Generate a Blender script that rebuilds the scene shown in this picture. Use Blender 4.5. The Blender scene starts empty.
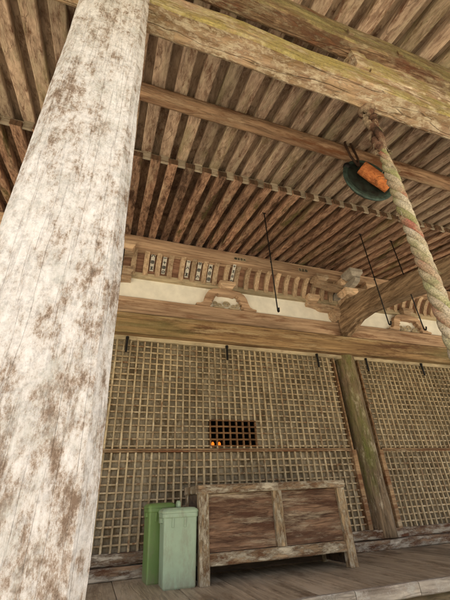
import bpy, bmesh, math, random
from mathutils import Vector, Matrix, noise
from mathutils.geometry import tessellate_polygon
random.seed(7)
S = bpy.context.scene
COL = S.collection
R_ = math.radians

# ------------------------------------------------------------------ camera
cam_d = bpy.data.cameras.new('camera')
cam = bpy.data.objects.new('camera', cam_d)
COL.objects.link(cam)
S.camera = cam
def _n(v): return Vector(v).normalized()
_f = 341.5                                   # focal length in pixels of the 450 px wide photo
VX = _n((1085, 145, _f)); VZ = _n((-30, -580, _f))
VZ = (VZ - VX * VX.dot(VZ)).normalized()
VY = VZ.cross(VX)
if VY.z < 0: VY = -VY
right = Vector((VX.x, VY.x, VZ.x)); down = Vector((VX.y, VY.y, VZ.y)); fwd = Vector((VX.z, VY.z, VZ.z))
up = -down
cam.matrix_world = Matrix(((right.x, up.x, -fwd.x, 0), (right.y, up.y, -fwd.y, 0), (right.z, up.z, -fwd.z, 0), (0, 0, 0, 1)))
cam_d.sensor_fit = 'HORIZONTAL'
cam_d.sensor_width = 36
cam_d.lens = 36 * _f / 450
cam_d.clip_start = 0.02
cam_d.clip_end = 2000

# ------------------------------------------------------------------ light
SUN_EL, SUN_AZ = R_(64), R_(208)             # azimuth clockwise from +Y
w = bpy.data.worlds.new('World'); S.world = w; w.use_nodes = True
nt = w.node_tree
bg = nt.nodes['Background']
sky = nt.nodes.new('ShaderNodeTexSky'); sky.sky_type = 'NISHITA'
sky.sun_disc = False; sky.sun_elevation = SUN_EL; sky.sun_rotation = SUN_AZ
sky.air_density = 1.0; sky.dust_density = 6.0; sky.ozone_density = 0.3
nt.links.new(sky.outputs[0], bg.inputs[0]); bg.inputs[1].default_value = 0.15
sd = bpy.data.lights.new('sun', 'SUN'); sd.energy = 4.0; sd.angle = R_(0.5); sd.color = (1, .955, .85)
sun = bpy.data.objects.new('sun', sd); COL.objects.link(sun)
sdir = Vector((math.sin(SUN_AZ) * math.cos(SUN_EL), math.cos(SUN_AZ) * math.cos(SUN_EL), math.sin(SUN_EL)))
sun.rotation_euler = sdir.to_track_quat('Z', 'Y').to_euler()
sun.location = sdir * 30
S.view_settings.view_transform = 'Standard'; S.view_settings.look = 'None'
S.view_settings.gamma = 1; S.view_settings.use_curve_mapping = False
S.view_settings.exposure = 1.72
S.cycles.max_bounces = 10; S.cycles.diffuse_bounces = 7

# ------------------------------------------------------------------ materials
def nodes(m):
    m.use_nodes = True
    t = m.node_tree
    return t, t.nodes['Principled BSDF'], t.nodes, t.links

def ramp(N, stops, interp='LINEAR'):
    r = N.new('ShaderNodeValToRGB'); cr = r.color_ramp; cr.interpolation = interp
    while len(cr.elements) > len(stops): cr.elements.remove(cr.elements[-1])
    while len(cr.elements) < len(stops): cr.elements.new(1)
    for e, (p, c) in zip(cr.elements, stops):
        e.position = p
        e.color = (c, c, c, 1) if isinstance(c, (int, float)) else (*c, 1)
    return r

def wood(name, dark, light, axis='X', grain=14, pale=None, pale_amt=0.0, pale_scale=3.0, moss=None, moss_amt=0.0,
         moss_scale=2.0, stain=None, stain_amt=0.0, stain_scale=5.0, bump=.35, rough=.85, contrast=1.0, stretch=9.0, rnd=.25, vary=.36, patchs=1.6, moss_face=None, soft_=.05, mossk=.8):
    hue = lambda c: (c[0] * 1.05, c[1] * .985, c[2] * .90) if c else None     # the old timber leans olive rather than pink
    dark, light, pale, stain = hue(dark), hue(light), hue(pale), hue(stain)
    m = bpy.data.materials.new(name)
    t, P, N, L = nodes(m)
    tc = N.new('ShaderNodeTexCoord'); oi = N.new('ShaderNodeObjectInfo')
    off = N.new('ShaderNodeVectorMath'); off.operation = 'SCALE'; off.inputs[0].default_value = (37, 53, 71)
    L.new(oi.outputs['Random'], off.inputs['Scale'])
    add = N.new('ShaderNodeVectorMath'); add.operation = 'ADD'
    L.new(tc.outputs['Object'], add.inputs[0]); L.new(off.outputs[0], add.inputs[1])
    mp = N.new('ShaderNodeMapping')
    sc = {'X': (1 / stretch, 1, 1), 'Y': (1, 1 / stretch, 1), 'Z': (1, 1, 1 / stretch)}[axis]
    mp.inputs['Scale'].default_value = sc
    L.new(add.outputs[0], mp.inputs['Vector'])
    mp2 = N.new('ShaderNodeMapping')
    sc2 = {'X': (1 / patchs, 1, 1), 'Y': (1, 1 / patchs, 1), 'Z': (1, 1, 1 / patchs)}[axis]
    mp2.inputs['Scale'].default_value = sc2
    L.new(add.outputs[0], mp2.inputs['Vector'])
    def nz(scale, detail=8, rough_=.6, vec=mp, dist=0.0):
        n = N.new('ShaderNodeTexNoise'); n.inputs['Scale'].default_value = scale
        n.inputs['Detail'].default_value = detail; n.inputs['Roughness'].default_value = rough_
        n.inputs['Distortion'].default_value = dist
        L.new(vec.outputs[0], n.inputs['Vector']); return n
    g = nz(grain * 3, 8, .7)
    d = .5 - .15 / contrast
    rg = ramp(N, [(max(0, d), dark), (min(1, 1 - d), light)])
    L.new(g.outputs[0], rg.inputs[0])
    col = rg.outputs[0]
    def mix(c, fac, c2, blend='MIX'):
        x = N.new('ShaderNodeMix'); x.data_type = 'RGBA'; x.blend_type = blend
        if isinstance(fac, float): x.inputs[0].default_value = fac
        else: L.new(fac, x.inputs[0])
        L.new(c, x.inputs[6])
        if isinstance(c2, tuple): x.inputs[7].default_value = (*c2, 1)
        else: L.new(c2, x.inputs[7])
        return x.outputs[2]
    height = g.outputs[0]
    def madd(a, b, k):
        q = N.new('ShaderNodeMath'); q.operation = 'MULTIPLY_ADD'
        L.new(b, q.inputs[0]); q.inputs[1].default_value = k; L.new(a, q.inputs[2]); return q.outputs[0]
    # cracks along the grain
    ck = nz(grain * 1.3, 3, .5, mp, .3)
    rk = ramp(N, [(.47, 0.0), (.495, 1.0), (.52, 0.0)])
    L.new(ck.outputs[0], rk.inputs[0])
    q = N.new('ShaderNodeMath'); q.operation = 'MULTIPLY'; L.new(rk.outputs[0], q.inputs[0]); q.inputs[1].default_value = .45
    col = mix(col, q.outputs[0], tuple(c * .45 for c in dark))
    height = madd(height, rk.outputs[0], -.6)
    # slow tone change
    v = nz(1.7, 4, .6, mp2)
    rv = ramp(N, [(.3, 1 - vary), (.7, 1 + vary)])
    L.new(v.outputs[0], rv.inputs[0])
    col = mix(col, 1.0, rv.outputs[0], 'MULTIPLY')
    def mask(amt, scale, detail=12, r=.78, vec=mp2, soft=None):
        soft = soft or soft_
        n = nz(scale, detail, r, vec)
        lo = .5 + (.5 - amt) * .42
        rr = ramp(N, [(max(0, lo - soft), 0.0), (min(1, lo + soft), 1.0)])
        L.new(n.outputs[0], rr.inputs[0]); return rr.outputs[0]
    if stain:
        k = mask(stain_amt, stain_scale); col = mix(col, k, stain); height = madd(height, k, -.4)
    if pale:
        k = mask(pale_amt, pale_scale)
        pg = ramp(N, [(.3, tuple(c * .72 for c in pale)), (.7, pale)]); L.new(g.outputs[0], pg.inputs[0])
        col = mix(col, k, pg.outputs[0]); height = madd(height, k, .5)
    if moss:
        k = mask(moss_amt, moss_scale, 12, .72, mp2, .09)
        if moss_face:                        # moss keeps to the weather side of the timber
            ge = N.new('ShaderNodeNewGeometry'); dt = N.new('ShaderNodeVectorMath'); dt.operation = 'DOT_PRODUCT'
            dt.inputs[1].default_value = moss_face; L.new(ge.outputs['True Normal'], dt.inputs[0])
            mrn = N.new('ShaderNodeMapRange'); mrn.inputs[1].default_value = -.1; mrn.inputs[2].default_value = .5; mrn.inputs[3].default_value = .22
            L.new(dt.outputs['Value'], mrn.inputs[0])
            qq = N.new('ShaderNodeMath'); qq.operation = 'MULTIPLY'; L.new(k, qq.inputs[0]); L.new(mrn.outputs[0], qq.inputs[1]); k = qq.outputs[0]
        mn = nz(60, 4, .6, add)
        mr = ramp(N, [(.3, tuple(c * .5 for c in moss)), (.7, moss)]); L.new(mn.outputs[0], mr.inputs[0])
        q = N.new('ShaderNodeMath'); q.operation = 'MULTIPLY'; L.new(k, q.inputs[0]); q.inputs[1].default_value = mossk
        col = mix(col, q.outputs[0], mr.outputs[0]); height = madd(height, k, .5)
    # tone per piece
    rr = N.new('ShaderNodeMapRange'); rr.inputs[3].default_value = 1 - rnd; rr.inputs[4].default_value = 1 + rnd
    L.new(oi.outputs['Random'], rr.inputs[0])
    hs = N.new('ShaderNodeHueSaturation'); L.new(col, hs.inputs['Color']); L.new(rr.outputs[0], hs.inputs['Value'])
    L.new(hs.outputs[0], P.inputs['Base Color'])
    P.inputs['Roughness'].default_value = rough
    P.inputs['Specular IOR Level'].default_value = .25
    b = N.new('ShaderNodeBump'); b.inputs['Strength'].default_value = bump; b.inputs['Distance'].default_value = .012
    L.new(height, b.inputs['Height']); L.new(b.outputs[0], P.inputs['Normal'])
    return m

def plain(name, c, rough=.6, metal=0.0, var=.25, scale=8, bump=.1, c2=None, spec=.4):
    m = bpy.data.materials.new(name)
    t, P, N, L = nodes(m)
    tc = N.new('ShaderNodeTexCoord')
    n = N.new('ShaderNodeTexNoise'); n.inputs['Scale'].default_value = scale; n.inputs['Detail'].default_value = 9; n.inputs['Roughness'].default_value = .65
    L.new(tc.outputs['Object'], n.inputs['Vector'])
    lo = c2 if c2 else tuple(x * (1 - var) for x in c)
    r = ramp(N, [(.35, lo), (.62, c)]); L.new(n.outputs[0], r.inputs[0])
    L.new(r.outputs[0], P.inputs['Base Color'])
    P.inputs['Roughness'].default_value = rough; P.inputs['Metallic'].default_value = metal
    P.inputs['Specular IOR Level'].default_value = spec
    b = N.new('ShaderNodeBump'); b.inputs['Strength'].default_value = bump; b.inputs['Distance'].default_value = .01
    L.new(n.outputs[0], b.inputs['Height']); L.new(b.outputs[0], P.inputs['Normal'])
    return m

def flaking(name):
    """limewashed old timber: fractal wear from bare brown wood through tan to white, drying cracks along the grain"""
    m = bpy.data.materials.new(name)
    t, P, N, L = nodes(m)
    tc = N.new('ShaderNodeTexCoord')
    def mp(sc):
        q = N.new('ShaderNodeMapping'); q.inputs['Scale'].default_value = sc; L.new(tc.outputs['Object'], q.inputs['Vector']); return q
    def nz(vec, scale, detail, r, off=0):
        n = N.new('ShaderNodeTexNoise'); n.inputs['Scale'].default_value = scale; n.inputs['Detail'].default_value = detail; n.inputs['Roughness'].default_value = r
        L.new(vec.outputs[0], n.inputs['Vector']); return n.outputs[0]
    def math_(op, a, b):
        q = N.new('ShaderNodeMath'); q.operation = op
        for i_, v in enumerate((a, b)):
            if isinstance(v, (int, float)): q.inputs[i_].default_value = v
            else: L.new(v, q.inputs[i_])
        return q.outputs[0]
    big = nz(mp((1, 1, .45)), 3.2, 3, .5)
    mid = nz(mp((1, 1, .5)), 25, 14, .84)
    grain = nz(mp((1, 1, .05)), 60, 8, .75)
    spk = nz(mp((1, 1, .8)), 75, 6, .75)
    h = math_('ADD', math_('MULTIPLY', mid, .66), math_('ADD', math_('MULTIPLY', big, .18), math_('MULTIPLY', grain, .16)))
    r = ramp(N, [(.425, (.16, .11, .075)), (.46, (.30, .235, .18)), (.48, (.42, .375, .325)), (.51, (.53, .495, .455)), (.58, (.64, .615, .58))])
    L.new(h, r.inputs[0])
    col = r.outputs[0]
    def mix(c, fac, c2, blend='MIX'):
        x = N.new('ShaderNodeMix'); x.data_type = 'RGBA'; x.blend_type = blend
        if isinstance(fac, (int, float)): x.inputs[0].default_value = fac
        else: L.new(fac, x.inputs[0])
        L.new(c, x.inputs[6])
        if isinstance(c2, tuple): x.inputs[7].default_value = (*c2, 1)
        else: L.new(c2, x.inputs[7])
        return x.outputs[2]
    g2 = nz(mp((1, 1, .7)), 12, 13, .83)
    rg = ramp(N, [(.50, 0.0), (.62, .55)]); L.new(g2, rg.inputs[0])
    col = mix(col, rg.outputs[0], (.38, .375, .33))
    rs = ramp(N, [(.40, .80), (.5, 1.0), (.6, 1.05)]); L.new(spk, rs.inputs[0])
    col = mix(col, 1.0, rs.outputs[0], 'MULTIPLY')
    def ramp_of(v):
        q = ramp(N, [(.45, 0.0), (.6, 1.0)]); L.new(v, q.inputs[0]); return q.outputs[0]
    ck = nz(mp((1, 1, .05)), 26, 4, .6)
    rk = ramp(N, [(.475, 0.0), (.497, 1.0), (.519, 0.0)]); L.new(ck, rk.inputs[0])
    col = mix(col, math_('MULTIPLY', math_('MULTIPLY', rk.outputs[0], ramp_of(big)), .12), (.20, .14, .10))
    L.new(col, P.inputs['Base Color']); P.inputs['Roughness'].default_value = .9; P.inputs['Specular IOR Level'].default_value = .2
    b = N.new('ShaderNodeBump'); b.inputs['Strength'].default_value = .9; b.inputs['Distance'].default_value = .01
    L.new(math_('ADD', math_('SUBTRACT', h, math_('MULTIPLY', rk.outputs[0], .25)), math_('MULTIPLY', spk, .15)), b.inputs['Height']); L.new(b.outputs[0], P.inputs['Normal'])
    return m

M = {}
M['pillar'] = flaking('flaking whitened pillar')
M['koryo'] = wood('mossy beam', (.15, .08, .045), (.47, .35, .25), 'X', 9, pale=(.64, .56, .44), pale_amt=.44, pale_scale=20, moss=(.40, .335, .10), moss_amt=.55, moss_scale=6, stain=(.13, .06, .03), stain_amt=.40, stain_scale=20, bump=1.0, patchs=2.0, rnd=0, moss_face=(0, -1, .2))
M['keta'] = wood('mossy purlin', (.13, .07, .045), (.36, .25, .16), 'X', 9, pale=(.50, .42, .29), pale_amt=.38, pale_scale=14, moss=(.38, .33, .13), moss_amt=.50, moss_scale=6, stain=(.13, .055, .03), stain_amt=.46, stain_scale=11, bump=1.0, patchs=3, rnd=0, moss_face=(0, -1, .2))
M['purlin'] = wood('porch purlin wood', (.19, .11, .07), (.46, .31, .20), 'X', 8, pale=(.56, .43, .30), pale_amt=.36, pale_scale=8, stain=(.17, .075, .035), stain_amt=.35, stain_scale=9, bump=.7, patchs=6, rnd=0)
M['rafter'] = wood('porch rafter wood', (.20, .135, .10), (.50, .39, .305), 'Y', 11, pale=(.50, .41, .31), pale_amt=.38, pale_scale=9, stain=(.125, .06, .035), stain_amt=.33, stain_scale=12, moss=(.21, .20, .075), moss_amt=.26, moss_scale=2.6, bump=.6, patchs=5, rnd=.24, stretch=14)
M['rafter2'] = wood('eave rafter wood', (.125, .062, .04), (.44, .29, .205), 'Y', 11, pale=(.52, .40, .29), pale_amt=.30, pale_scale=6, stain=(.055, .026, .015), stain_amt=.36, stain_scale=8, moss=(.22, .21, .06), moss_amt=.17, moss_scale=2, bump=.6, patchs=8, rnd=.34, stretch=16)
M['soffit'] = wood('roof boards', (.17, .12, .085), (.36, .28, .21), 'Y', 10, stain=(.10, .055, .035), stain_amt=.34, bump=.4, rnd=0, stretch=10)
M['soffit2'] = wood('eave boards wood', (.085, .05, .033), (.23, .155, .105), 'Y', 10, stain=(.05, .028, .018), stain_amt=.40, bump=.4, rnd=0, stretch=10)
M['batten'] = wood('grey eave strip', (.24, .205, .155), (.46, .415, .34), 'X', 10, stain=(.16, .11, .07), stain_amt=.3, stain_scale=12, bump=.4, rnd=.15)
M['beam'] = wood('brown wall beam', (.135, .08, .04), (.34, .235, .125), 'X', 8, pale=(.45, .35, .21), pale_amt=.36, pale_scale=9, moss=(.15, .14, .05), moss_amt=.25, moss_scale=2, stain=(.10, .05, .025), stain_amt=.36, bump=.6, patchs=8, rnd=.08, stretch=18)
M['pink'] = wood('pinkish sawn wood', (.25, .16, .105), (.52, .385, .27), 'X', 8, stain=(.20, .11, .065), stain_amt=.3, stain_scale=6, bump=.45, patchs=6, rnd=.05, stretch=16)
M['rib'] = wood('cove rib wood', (.30, .21, .135), (.54, .43, .31), 'Z', 12, pale=(.52, .46, .36), pale_amt=.2, stain=(.2, .12, .07), stain_amt=.25, bump=.35, rnd=.2)
M['cove'] = wood('cove boards', (.17, .09, .06), (.33, .20, .14), 'X', 9, bump=.3, rnd=0)
M['greyplank'] = wood('grey green plank', (.26, .22, .145), (.45, .39, .28), 'X', 8, stain=(.2,.14,.09), stain_amt=.25, bump=.3, rnd=0)
M['block'] = wood('bracket wood', (.30, .205, .14), (.60, .46, .32), 'X', 10, pale=(.66, .56, .44), pale_amt=.3, pale_scale=6, stain=(.20, .11, .065), stain_amt=.18, stain_scale=7, bump=.5, rnd=.4)
M['tie'] = wood('curved tie beam wood', (.12, .08, .05), (.34, .25, .165), 'Y', 9, stain=(.09, .055, .03), stain_amt=.34, stain_scale=7, pale=(.42,.33,.22), pale_amt=.25, pale_scale=6, bump=.6, patchs=6, rnd=0)
M['column'] = wood('weathered column', (.09, .065, .04), (.30, .225, .145), 'Z', 9, pale=(.50, .44, .33), pale_amt=.36, pale_scale=9, moss=(.18, .215, .035), moss_amt=.34, moss_scale=1.9, stain=(.08, .048, .026), stain_amt=.42, stain_scale=9, bump=.8, patchs=3, rnd=0, moss_face=(-.75, -.45, 0))
M['lattv'] = wood('lattice bars', (.22, .175, .11), (.44, .37, .245), 'Z', 10, pale=(.58, .51, .37), pale_amt=.34, pale_scale=14, stain=(.19, .11, .06), stain_amt=.30, stain_scale=9, bump=.3, patchs=1.6, rnd=0, stretch=5)
M['latth'] = wood('lattice cross bars', (.20, .15, .09), (.45, .37, .24), 'X', 10, pale=(.58, .51, .38), pale_amt=.34, pale_scale=14, stain=(.15, .075, .035), stain_amt=.34, stain_scale=9, bump=.3, patchs=1.2, rnd=0, stretch=5)
M['redlatt'] = wood('red brown lattice', (.07, .035, .016), (.20, .11, .05), 'X', 12, bump=.3, rnd=0)
M['backing'] = wood('lattice backing', (.19, .165, .12), (.345, .31, .235), 'Z', 6, stain=(.13, .10, .06), stain_amt=.4, stain_scale=6, bump=.2, rnd=0, stretch=3)
M['rail'] = wood('lattice rail', (.15, .085, .045), (.35, .25, .145), 'X', 10, pale=(.46, .38, .26), pale_amt=.28, pale_scale=9, stain=(.15, .065, .03), stain_amt=.42, bump=.35, patchs=5, rnd=.1)
M['sill'] = wood('flaking sill', (.13, .075, .045), (.34, .24, .155), 'X', 9, pale=(.56, .51, .42), pale_amt=.46, pale_scale=12, stain=(.115, .05, .025), stain_amt=.42, stain_scale=9, bump=.9, patchs=3.5, rnd=.05)
M['floor'] = wood('veranda boards', (.23, .185, .13), (.44, .37, .27), 'Y', 9, pale=(.52, .45, .34), pale_amt=.36, pale_scale=2.6, stain=(.17, .125, .08), stain_amt=.36, stain_scale=4, bump=.4, rough=.5, patchs=3, rnd=.16, stretch=16)
M['nosing'] = wood('worn nosing', (.24, .21, .17), (.44, .40, .33), 'X', 9, pale=(.5, .48, .42), pale_amt=.35, pale_scale=10, stain=(.16, .11, .08), stain_amt=.3, bump=.6, rnd=.1)
M['under'] = wood('dark mossy joist', (.06, .045, .025), (.17, .13, .075), 'X', 8, moss=(.11, .105, .035), moss_amt=.35, bump=.5, rnd=0)
M['boxframe'] = wood('offertory frame', (.17, .115, .06), (.45, .345, .21), 'Z', 12, pale=(.60, .54, .41), pale_amt=.42, pale_scale=20, stain=(.16, .08, .035), stain_amt=.34, stain_scale=12, bump=.9, patchs=2.5, rnd=.12)
M['boxrail'] = wood('offertory rails', (.15, .09, .05), (.42, .31, .19), 'X', 12, pale=(.60, .54, .41), pale_amt=.44, pale_scale=18, stain=(.15, .07, .032), stain_amt=.38, stain_scale=12, bump=.9, patchs=3, rnd=.12)
M['boxpanel'] = wood('offertory panel', (.12, .068, .042), (.32, .20, .125), 'X', 8, pale=(.54, .44, .31), pale_amt=.32, pale_scale=8, stain=(.085, .04, .022), stain_amt=.40, stain_scale=7, bump=.9, patchs=7, rnd=.1)
M['boxdark'] = wood('offertory inside', (.05, .038, .027), (.12, .085, .058), 'X', 9, rnd=0)
M['endgrain'] = wood('dark end grain', (.06, .035, .022), (.17, .105, .065), 'Z', 14, rnd=.2)
M['plaster'] = plain('cream plaster', (.86, .82, .71), .9, 0, .16, 5, .08)
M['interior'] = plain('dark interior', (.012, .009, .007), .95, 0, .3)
M['iron'] = plain('black iron', (.018, .016, .015), .6, .6, .4, 20)
M['rust'] = plain('rusty iron', (.07, .035, .02), .75, .4, .5, 25)
M['bronze'] = plain('green bronze', (.035, .05, .04), .5, .5, .5, 14, .4, c2=(.010, .012, .010))
M['bronzeedge'] = plain('verdigris rim', (.06, .10, .08), .55, .3, .5, 20, .3, c2=(.02, .03, .025))
M['orange'] = wood('orange wood drum', (.26, .075, .025), (.58, .22, .075), 'X', 14, stain=(.14, .05, .02), stain_amt=.3, stain_scale=12, bump=.5, rnd=0)
M['binlight'] = plain('pale green plastic', (.31, .395, .265), .38, 0, .10, 7, .04, c2=(.245, .31, .20))
M['bindark'] = plain('leaf green plastic', (.135, .235, .04), .42, 0, .2, 5, .04)
def plastic(name, c):
    m = plain(name, c, .40, 0, .12, 6, .03)
    t, P, N, L = m.node_tree, m.node_tree.nodes['Principled BSDF'], m.node_tree.nodes, m.node_tree.links
    tc = N.new('ShaderNodeTexCoord'); sp = N.new('ShaderNodeSeparateXYZ'); L.new(tc.outputs['Object'], sp.inputs[0])
    n = N.new('ShaderNodeTexNoise'); n.inputs['Scale'].default_value = 9; n.inputs['Detail'].default_value = 12; n.inputs['Roughness'].default_value = .78
    mp = N.new('ShaderNodeMapping'); mp.inputs['Scale'].default_value = (1, 1, .3); L.new(tc.outputs['Object'], mp.inputs[0]); L.new(mp.outputs[0], n.inputs['Vector'])
    h = N.new('ShaderNodeMapRange'); h.inputs[1].default_value = 0; h.inputs[2].default_value = .14; h.inputs[3].default_value = .16; h.inputs[4].default_value = 0; L.new(sp.outputs[2], h.inputs[0])
    a = N.new('ShaderNodeMath'); L.new(n.outputs[0], a.inputs[0]); L.new(h.outputs[0], a.inputs[1])
    r = ramp(N, [(.50, 0.0), (.68, .6)]); L.new(a.outputs[0], r.inputs[0])
    x = N.new('ShaderNodeMix'); x.data_type = 'RGBA'; L.new(r.outputs[0], x.inputs[0])
    L.new(P.inputs['Base Color'].links[0].from_socket, x.inputs[6]); x.inputs[7].default_value = (.20, .17, .11, 1)
    L.new(x.outputs[2], P.inputs['Base Color'])
    r2 = ramp(N, [(.3, .35), (.7, .6)]); L.new(n.outputs[0], r2.inputs[0]); L.new(r2.outputs[0], P.inputs['Roughness'])
    return m
M['binlight'] = plastic('pale green plastic', (.30, .385, .25)); M['bindark'] = plastic('leaf green plastic', (.145, .235, .065))
M['paper'] = plain('aged paper', (.62, .57, .48), .8, 0, .35, 30)
M['ink'] = plain('black ink', (.015, .015, .015), .8, 0, .1)
M['ground'] = plain('sandy ground', (.44, .40, .30), .95, 0, .3, 1.2, .4)
M['stone'] = plain('grey stone', (.26, .245, .22), .9, 0, .35, 6, .6)
M['roof'] = plain('copper roof', (.10, .13, .11), .7, .2, .3, 3)
M['hankered'] = plain('grey end grain', (.40, .345, .275), .9, 0, .4, 14, .4)

def emis(name, c, s):
    m = bpy.data.materials.new(name); t, P, N, L = nodes(m)
    P.inputs['Base Color'].default_value = (*c, 1); P.inputs['Emission Color'].default_value = (*c, 1); P.inputs['Emission Strength'].default_value = s
    return m
M['glow'] = emis('orange lantern glow', (1, .20, .015), .42)
# rope strands
def ropemat(name, c1, c2, c3):
    m = bpy.data.materials.new(name); t, P, N, L = nodes(m)
    tc = N.new('ShaderNodeTexCoord')
    n = N.new('ShaderNodeTexNoise'); n.inputs['Scale'].default_value = 9; n.inputs['Detail'].default_value = 8; L.new(tc.outputs['Object'], n.inputs['Vector'])
    r = ramp(N, [(.38, c1), (.5, c2), (.62, c3)]); L.new(n.outputs[0], r.inputs[0])
    n2 = N.new('ShaderNodeTexNoise'); n2.inputs['Scale'].default_value = 160; n2.inputs['Detail'].default_value = 4; L.new(tc.outputs['Object'], n2.inputs['Vector'])
    r2 = ramp(N, [(.3, .5), (.7, 1.25)]); L.new(n2.outputs[0], r2.inputs[0])
    x = N.new('ShaderNodeMix'); x.data_type = 'RGBA'; x.blend_type = 'MULTIPLY'; x.inputs[0].default_value = 1
    L.new(r.outputs[0], x.inputs[6]); L.new(r2.outputs[0], x.inputs[7]); L.new(x.outputs[2], P.inputs['Base Color'])
    P.inputs['Roughness'].default_value = .95; P.inputs['Specular IOR Level'].default_value = .1
    b = N.new('ShaderNodeBump'); b.inputs['Strength'].default_value = .6; b.inputs['Distance'].default_value = .004
    L.new(n2.outputs[0], b.inputs['Height']); L.new(b.outputs[0], P.inputs['Normal'])
    return m
M['rope_a'] = ropemat('pale rope strand', (.24, .22, .11), (.33, .265, .165), (.40, .34, .245))
M['rope_d'] = ropemat('straw rope strand', (.37, .31, .22), (.32, .25, .155), (.24, .22, .10))
M['rope_b'] = ropemat('red rope strand', (.33, .26, .17), (.31, .21, .13), (.30, .12, .08))
M['rope_c'] = ropemat('olive rope strand', (.25, .245, .11), (.33, .29, .17), (.42, .36, .25))
M['rope_top'] = ropemat('dark rope knot', (.04, .024, .016), (.13, .07, .045), (.24, .18, .12))

# ------------------------------------------------------------------ object helpers
def thing(name, label, cat, loc=(0, 0, 0), group=None):
    o = bpy.data.objects.new(name, None); COL.objects.link(o); o.location = loc
    o.empty_display_size = .1
    o['label'] = label; o['category'] = cat
    if group: o['group'] = group
    return o
def obj(name, bm, mat, parent=None, smooth=False, label=None):
    me = bpy.data.meshes.new(name)
    bmesh.ops.recalc_face_normals(bm, faces=bm.faces)
    bm.to_mesh(me); bm.free()
    me.materials.append(M[mat] if isinstance(mat, str) else mat)
    if smooth:
        for p in me.polygons: p.use_smooth = True
        if smooth == 'crisp': me.set_sharp_from_angle(angle=R_(27))
    o = bpy.data.objects.new(name, me); COL.objects.link(o)
    if parent:
        o.parent = parent
        if parent.location.length > 0 or True:
            # meshes are written in the parent's local space
            pass
    if label: o['label'] = label
    return o
def struct(name, bm, mat):
    o = obj(name, bm, mat); o['kind'] = 'structure'; return o
def B(): return bmesh.new()
def box(bm, x0, x1, y0, y1, z0, z1, bev=0.0, mtx=None):
    r = bmesh.ops.create_cube(bm, size=1)
    vs = r['verts']
    for v in vs:
        v.co = Vector(((x0 + x1) / 2 + v.co.x * (x1 - x0), (y0 + y1) / 2 + v.co.y * (y1 - y0), (z0 + z1) / 2 + v.co.z * (z1 - z0)))
    if mtx:
        for v in vs: v.co = mtx @ v.co
    if bev > 0:
        es = set()
        for v in vs: es.update(v.link_edges)
        bmesh.ops.bevel(bm, geom=list(es), offset=bev, segments=2, affect='EDGES', profile=.6)
    return bm
def rough_beam(bm, axis, a0, a1, sec, n=40, jit=.006, freq=2.2, curve=None, seed=0.0, twist=0.0):
    """a timber: closed section (list of 2-D points) swept along an axis, with hand-hewn unevenness"""
    rings = []
    for i in range(n + 1):
        a = a0 + (a1 - a0) * i / n
        ring = []
        for (u, v) in sec:
            p = {'X': Vector((a, u, v)), 'Y': Vector((u, a, v)), 'Z': Vector((u, v, a))}[axis]
            if curve: p = p + curve(a)
            q = p * freq + Vector((seed, seed * 1.7, seed * .3))
            p = p + noise.noise_vector(q) * jit + noise.noise_vector(q * 5.3) * jit * .45
            ring.append(bm.verts.new(p))
        rings.append(ring)
    k = len(sec)
    for i in range(n):
        for j in range(k):
            bm.faces.new((rings[i][j], rings[i][(j + 1) % k], rings[i + 1][(j + 1) % k], rings[i + 1][j]))
    bm.faces.new(rings[0]); bm.faces.new(list(reversed(rings[-1])))
    return bm
def rsec(u0, u1, v0, v1, c=.012, sub=3):
    """rectangular section with chamfered corners and subdivided sides"""
    cor = [(u0 + c, v0), (u1 - c, v0), (u1, v0 + c), (u1, v1 - c), (u1 - c, v1), (u0 + c, v1), (u0, v1 - c), (u0, v0 + c)]
    out = []
    for i in range(8):
        a, b = cor[i], cor[(i + 1) % 8]
        out.append(a)
        if i % 2 == 0:
            for s in range(1, sub): out.append((a[0] + (b[0] - a[0]) * s / sub, a[1] + (b[1] - a[1]) * s / sub))
    return out
def prism(bm, pts, a0, a1, axis='Y'):
    """extrude a flat outline (u,v) between a0 and a1 along axis"""
    def P(u, v, a): return {'Y': (u, a, v), 'X': (a, u, v), 'Z': (u, v, a)}[axis]
    f = [bm.verts.new(P(u, v, a0)) for u, v in pts]; b = [bm.verts.new(P(u, v, a1)) for u, v in pts]
    n = len(pts)
    for i in range(n): bm.faces.new((f[i], f[(i + 1) % n], b[(i + 1) % n], b[i]))
    if n <= 8: bm.faces.new(f); bm.faces.new(list(reversed(b)))
    else:
        for (i, j, k) in tessellate_polygon([[Vector((u, v, 0)) for u, v in pts]]):
            bm.faces.new((f[i], f[j], f[k])); bm.faces.new((b[k], b[j], b[i]))
    return bm
def tube(bm, pts, rad, seg=10, cap=True):
    rings = []
    up_ = Vector((0, 0, 1)); prev = None
    pts = [Vector(p) for p in pts]
    for i, p in enumerate(pts):
        d = (pts[min(i + 1, len(pts) - 1)] - pts[max(i - 1, 0)]).normalized()
        if prev is None:
            s = d.cross(Vector((0.3, 1, .2))).normalized()
        else:
            s = (prev - d * prev.dot(d)).normalized()
        prev = s; t_ = d.cross(s)
        r = rad[i] if isinstance(rad, (list, tuple)) else rad
        rings.append([bm.verts.new(p + (s * math.cos(2 * math.pi * k / seg) + t_ * math.sin(2 * math.pi * k / seg)) * r) for k in range(seg)])
    for i in range(len(rings) - 1):
        for k in range(seg):
            bm.faces.new((rings[i][k], rings[i][(k + 1) % seg], rings[i + 1][(k + 1) % seg], rings[i + 1][k]))
    if cap:
        bm.faces.new(rings[0]); bm.faces.new(list(reversed(rings[-1])))
    return bm
def dup(o, parent, loc=None, label=None):
    c = o.copy(); COL.objects.link(c); c.parent = parent
    if loc is not None: c.location = loc
    for ch in list(o.children):
        g = ch.copy(); COL.objects.link(g); g.parent = c
    if label: c['label'] = label
    return c

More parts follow.
